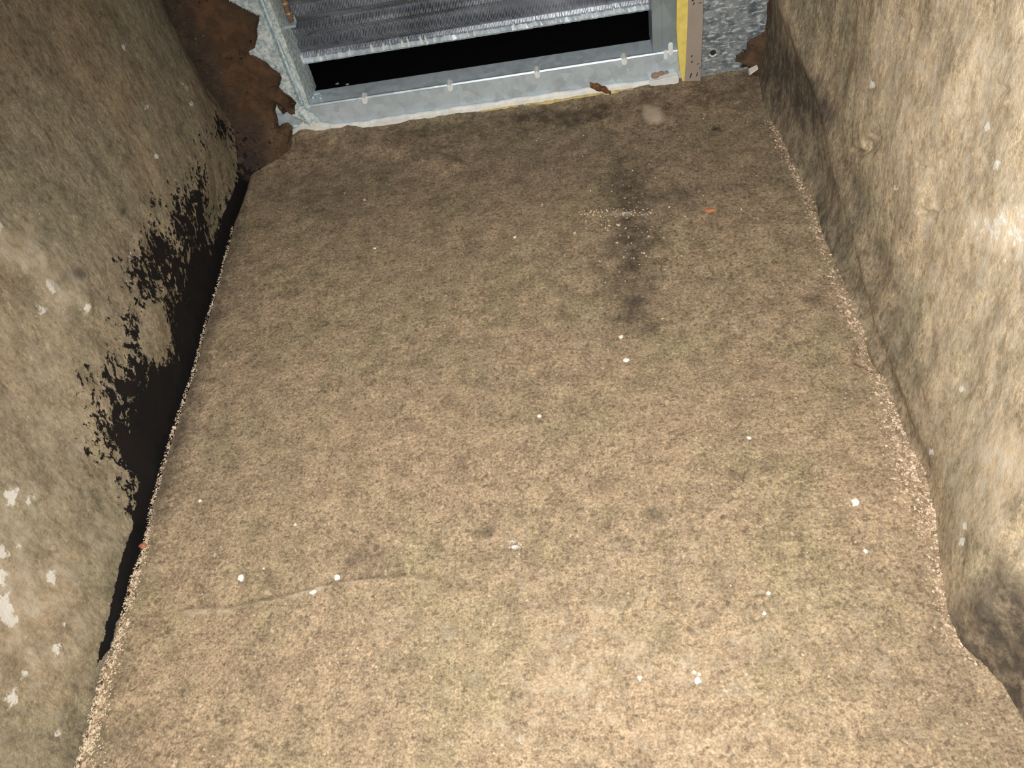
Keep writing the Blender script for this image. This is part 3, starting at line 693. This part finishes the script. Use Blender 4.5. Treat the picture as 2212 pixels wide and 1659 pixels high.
CHIPS = [
 (1848, 1087, .0062, .0048, 'largest white chip on the floor, near the grit by the right wall'),
 (520, 1248, .0055, .0048, 'white angular chip on the floor by the left wall, above the thin crack'),
 (677, 1280, .0050, .0034, 'white chip lying against the thin floor crack'),
 (727, 1246, .0042, .0046, 'cream flake at the end of the crack below a dark floor patch'),
 (1508, 1471, .0046, .0042, 'white chip on the pale foreground floor, largest of a close trio'),
 (1500, 1453, .0024, .0024, 'tiny white crumb just behind the trio\'s larger chip'),
 (1511, 1457, .0020, .0022, 'tiniest white crumb touching the foreground chip'),
 (1382, 1466, .0036, .0028, 'round white crumb on the foreground floor left of a trio of chips'),
 (432, 1082, .0032, .0024, 'small yellowish white crumb near the black mould on the left'),
 (638, 1133, .0024, .0020, 'small white crumb on the left floor, between dark patch and mould'),
 (1342, 728, .0040, .0034, 'white crumb at the foot of the dark floor streak'),
 (1352, 779, .0052, .0046, 'greyish white crumb just nearer than the dark streak\'s foot'),
 (1165, 898, .0036, .0030, 'white crumb alone on the middle of the floor'),
 (1618, 947, .0034, .0030, 'white crumb on the floor left of the grit by the right wall'),
 (1870, 1192, .0034, .0028, 'white crumb a little nearer than the largest white chip'),
 (1660, 1282, .0028, .0024, 'small white crumb on the right foreground floor'),
 (1651, 1326, .0026, .0028, 'small cream crumb on the right foreground floor, nearer than a white one'),
 (1112, 513, .0034, .0026, 'cream crumb on the dark floor left of the dark streak'),
 (810, 537, .0038, .0026, 'cream crumb on the dark floor toward the left wall'),
 (1242, 505, .0036, .0026, 'yellowish crumb just left of the dark floor streak'),
 (1336, 487, .0044, .0028, 'yellowish grain at the top of the dark floor streak'),
 (788, 432, .0026, .0040, 'yellow grain at the edge of the grey floor blotch'),
]
for i, (px, py, sx, sy, lab) in enumerate(CHIPS):
    kind = 'paint_chip' if sx > .0038 else 'crumb'
    blob(kind, M['chip'] if i not in (19, 20, 21) else M['sand'], on_floor(px, py), sx * .86, sy * .86, min(sx, sy) * .5, lab, 'chip' if sx > .0038 else 'crumb', 'white chips and crumbs on the floor', i * 3 + 1, random.uniform(0, 3))
blob('brick_chip', M['chip_orange'], on_floor(1533, 455), .0085, .0042, .003, 'orange brick chip on the dark floor right of the streak', 'chip', None, 90, -.1)
blob('brick_chip', M['chip_red'], on_floor(310, 1181), .0048, .0040, .004, 'reddish brick chip on the edge of the slab at the left', 'chip', None, 95, .4)
for i, (px, py, r, lab) in enumerate(((1415, 163, .0062, 'largest pinkish pebble on the flange beside the white foam block'), (1427, 159, .0048, 'brown pebble in the middle of the row on the white foam block'), (1439, 156.5, .0036, 'pale pink pebble nearest the yellow foam edge'))):
    p = hit(px, py, 1, YF - .010)
    blob('pebble', M['pebble'], (p[0], p[1], p[2] - r * .5), r * 1.2, r * .8, r, lab, 'pebble', 'pebbles on the frame flange', 40 + i)
for i, (px, py, lab) in enumerate(((728, 179, 'dim yellowish crumb in the black slot, nearer the left end'), (750, 180, 'dim grey crumb in the black slot, right of a yellowish one'))):
    p = hit(px, py, 2, z_lip - .006)
    blob('crumb', M['fin'], (p[0], p[1], z_lip - .009), .0034, .0028, .002, lab, 'crumb', None, 60 + i)

# dead leaf on the sealant
p0 = hit(1274, 180, 1, YB - .006); p1 = hit(1318, 195, 1, YB - .012)
bm = bmesh.new(); nu, nv = 16, 7; rows = []
d = Vector(p1) - Vector(p0); side = Vector((0, -.35, 1)).normalized()
for i in range(nu):
    u = i / (nu - 1); w = .0115 * (math.sin(math.pi * min(1, u * .93 + .06)) ** .6) * (1 - .45 * u); row = []
    for j in range(nv):
        v = j / (nv - 1) * 2 - 1
        q = Vector(p0) + d * u + side * (w * v + .002 * math.sin(u * 17 + v * 2)) + Vector((0, -1, 0)) * (.010 * (1 - v * v) * (.5 + .5 * math.sin(u * 9)) + random.uniform(0, .0035) + .002)
        row.append(bm.verts.new(q))
    rows.append(row)
for a, c in zip(rows[:-1], rows[1:]):
    for j in range(nv - 1): bm.faces.new((a[j], a[j + 1], c[j + 1], c[j]))
leaf = from_bm('dead_leaf', bm, M['leaf'], None, False)
sol = leaf.modifiers.new('thickness', 'SOLIDIFY'); sol.thickness = .0008
tag(leaf, 'crumpled brown dead leaf caught on the white sealant below the frame', 'leaf')

# ------------------------------------------------------------------ uncountable grit and sand
OCT = np.array([(1, 0, 0), (-1, 0, 0), (0, 1, 0), (0, -1, 0), (0, 0, 1), (0, 0, -1)], float)
OF = [(0, 2, 4), (2, 1, 4), (1, 3, 4), (3, 0, 4), (2, 0, 5), (1, 2, 5), (3, 1, 5), (0, 3, 5)]
def grains(name, mat, pts, label, cat):
    V, Fs = [], []
    for (x, y, z, r) in pts:
        a = rng.uniform(0, 6.28); s = r * rng.uniform(.6, 1.25, 3) * np.array((1, 1, .75))
        R = np.array([[math.cos(a), -math.sin(a), .2], [math.sin(a), math.cos(a), -.15], [-.2, .1, 1]])
        k = len(V)
        V += [tuple(q) for q in ((OCT + rng.uniform(-.22, .22, (6, 3))) * s) @ R.T + (x, y, z + s[2] * .45)]
        Fs += [(k + a, k + b_, k + c) for a, b_, c in OF]
    me = bpy.data.meshes.new(name); me.from_pydata(V, [], Fs); me.update()
    return tag(link(name, me, mat), label, cat, kind='stuff')
def along(px_path, widths, n, rmin, rmax, off=0.):
    P = np.array([fl2(*p) for p in px_path]); seg = np.linalg.norm(np.diff(P, axis=0), axis=1); cum = np.r_[0, np.cumsum(seg)]
    wts = np.array(widths); out = []
    dens = np.interp(np.linspace(0, cum[-1], 400), cum, wts); cd_ = np.cumsum(dens ** 1.3); cd_ /= cd_[-1]
    for _ in range(n):
        t_ = np.interp(rng.random(), cd_, np.linspace(0, cum[-1], 400))
        x, y = np.interp(t_, cum, P[:, 0]), np.interp(t_, cum, P[:, 1]); w = np.interp(t_, cum, wts)
        dx = rng.normal(0, w * .5); x += dx + off; y += rng.normal(0, .004)
        if x < xl(y) + .0005 or x > xr(y) + .004: continue
        out.append((x, y, floor_z(x, y), rmin + (rmax - rmin) * rng.random() ** 2.5))
    return out
pl = along([(500, 490), (470, 610), (440, 705), (420, 790), (372, 930), (350, 1005), (325, 1090), (320, 1130), (308, 1190), (286, 1250), (252, 1385), (224, 1460), (202, 1550), (178, 1640), (160, 1720)],
           [.002, .003, .003, .004, .004, .004, .004, .005, .006, .009, .011, .014, .016, .018, .018], 4200, .0007, .0019, .002)
grains('sand', M['sand'], pl, 'pale line of sand along the left edge of the floor slab', 'sand')
pr = along([(1665, 262), (1690, 305), (1725, 380), (1755, 440), (1790, 560), (1818, 612), (1845, 690), (1862, 725), (1885, 790), (1915, 830), (1940, 900), (1955, 960), (1975, 1010), (1995, 1070), (2008, 1110), (2022, 1200), (2048, 1320), (2075, 1395), (2140, 1430), (2175, 1470)],
           [.006, .010, .008, .008, .008, .013, .012, .010, .008, .012, .018, .022, .026, .026, .020, .010, .011, .012, .008, .010], 3000, .0007, .0024, -.003)
pr += [(*on_floor(px + rng.normal(0, 5), py + rng.normal(0, 5)), .0034) for px, py in ((1988, 1003), (1999, 1008), (1994, 1018), (2014, 1092), (2018, 1106), (2003, 1108), (1990, 1030), (1975, 985), (1866, 712), (1858, 700), (1682, 320), (1700, 345))]
grains('grit', M['grit'], pr, 'band of loose pinkish grit along the foot of the right wall', 'grit')
ps = []
for _ in range(620):
    x, y = rng.uniform(-.6, .36), rng.uniform(.15, 1.38)
    if xl(y) + .02 < x < xr(y) - .05: ps.append((x, y, floor_z(x, y), .0005 + .0011 * rng.random() ** 2.2))
for _ in range(260):
    q = fl2(rng.normal(1350, 75), rng.normal(500, 75)); ps.append((q[0], q[1], floor_z(*q), .0006 + .0017 * rng.random() ** 2))
for _ in range(150):
    q = fl2(rng.normal(1350, 45), rng.normal(462, 5)); ps.append((q[0], q[1], floor_z(*q), .0007 + .0016 * rng.random() ** 2))
grains('floor_grit', M['sand'], ps, 'sparse tiny grains scattered over the concrete floor', 'grit')

# ------------------------------------------------------------------ light
w = bpy.data.worlds.new('world'); scene.world = w; w.use_nodes = True
bg = w.node_tree.nodes['Background']; bg.inputs[0].default_value = (.95, .95, 1., 1); bg.inputs[1].default_value = .16
def spot(name, loc, target, energy, size, blend, radius, col):
    l = bpy.data.lights.new(name, 'SPOT'); l.energy = energy; l.spot_size = size; l.spot_blend = blend; l.shadow_soft_size = radius; l.color = col
    o = bpy.data.objects.new(name, l); C.objects.link(o); o.location = loc
    o.rotation_euler = (Vector(target) - Vector(loc)).to_track_quat('-Z', 'Y').to_euler()
    return o
spot('hand_lamp', (-.06, .06, .86), (.06, .44, 0), 60, math.radians(130), .8, .03, (1., .94, .85))

vs_ = scene.view_settings
scene.display_settings.display_device = 'sRGB'
vs_.view_transform = 'Standard'; vs_.look = 'None'; vs_.gamma = 1; vs_.exposure = 0
try: vs_.use_curve_mapping = False
except Exception: pass
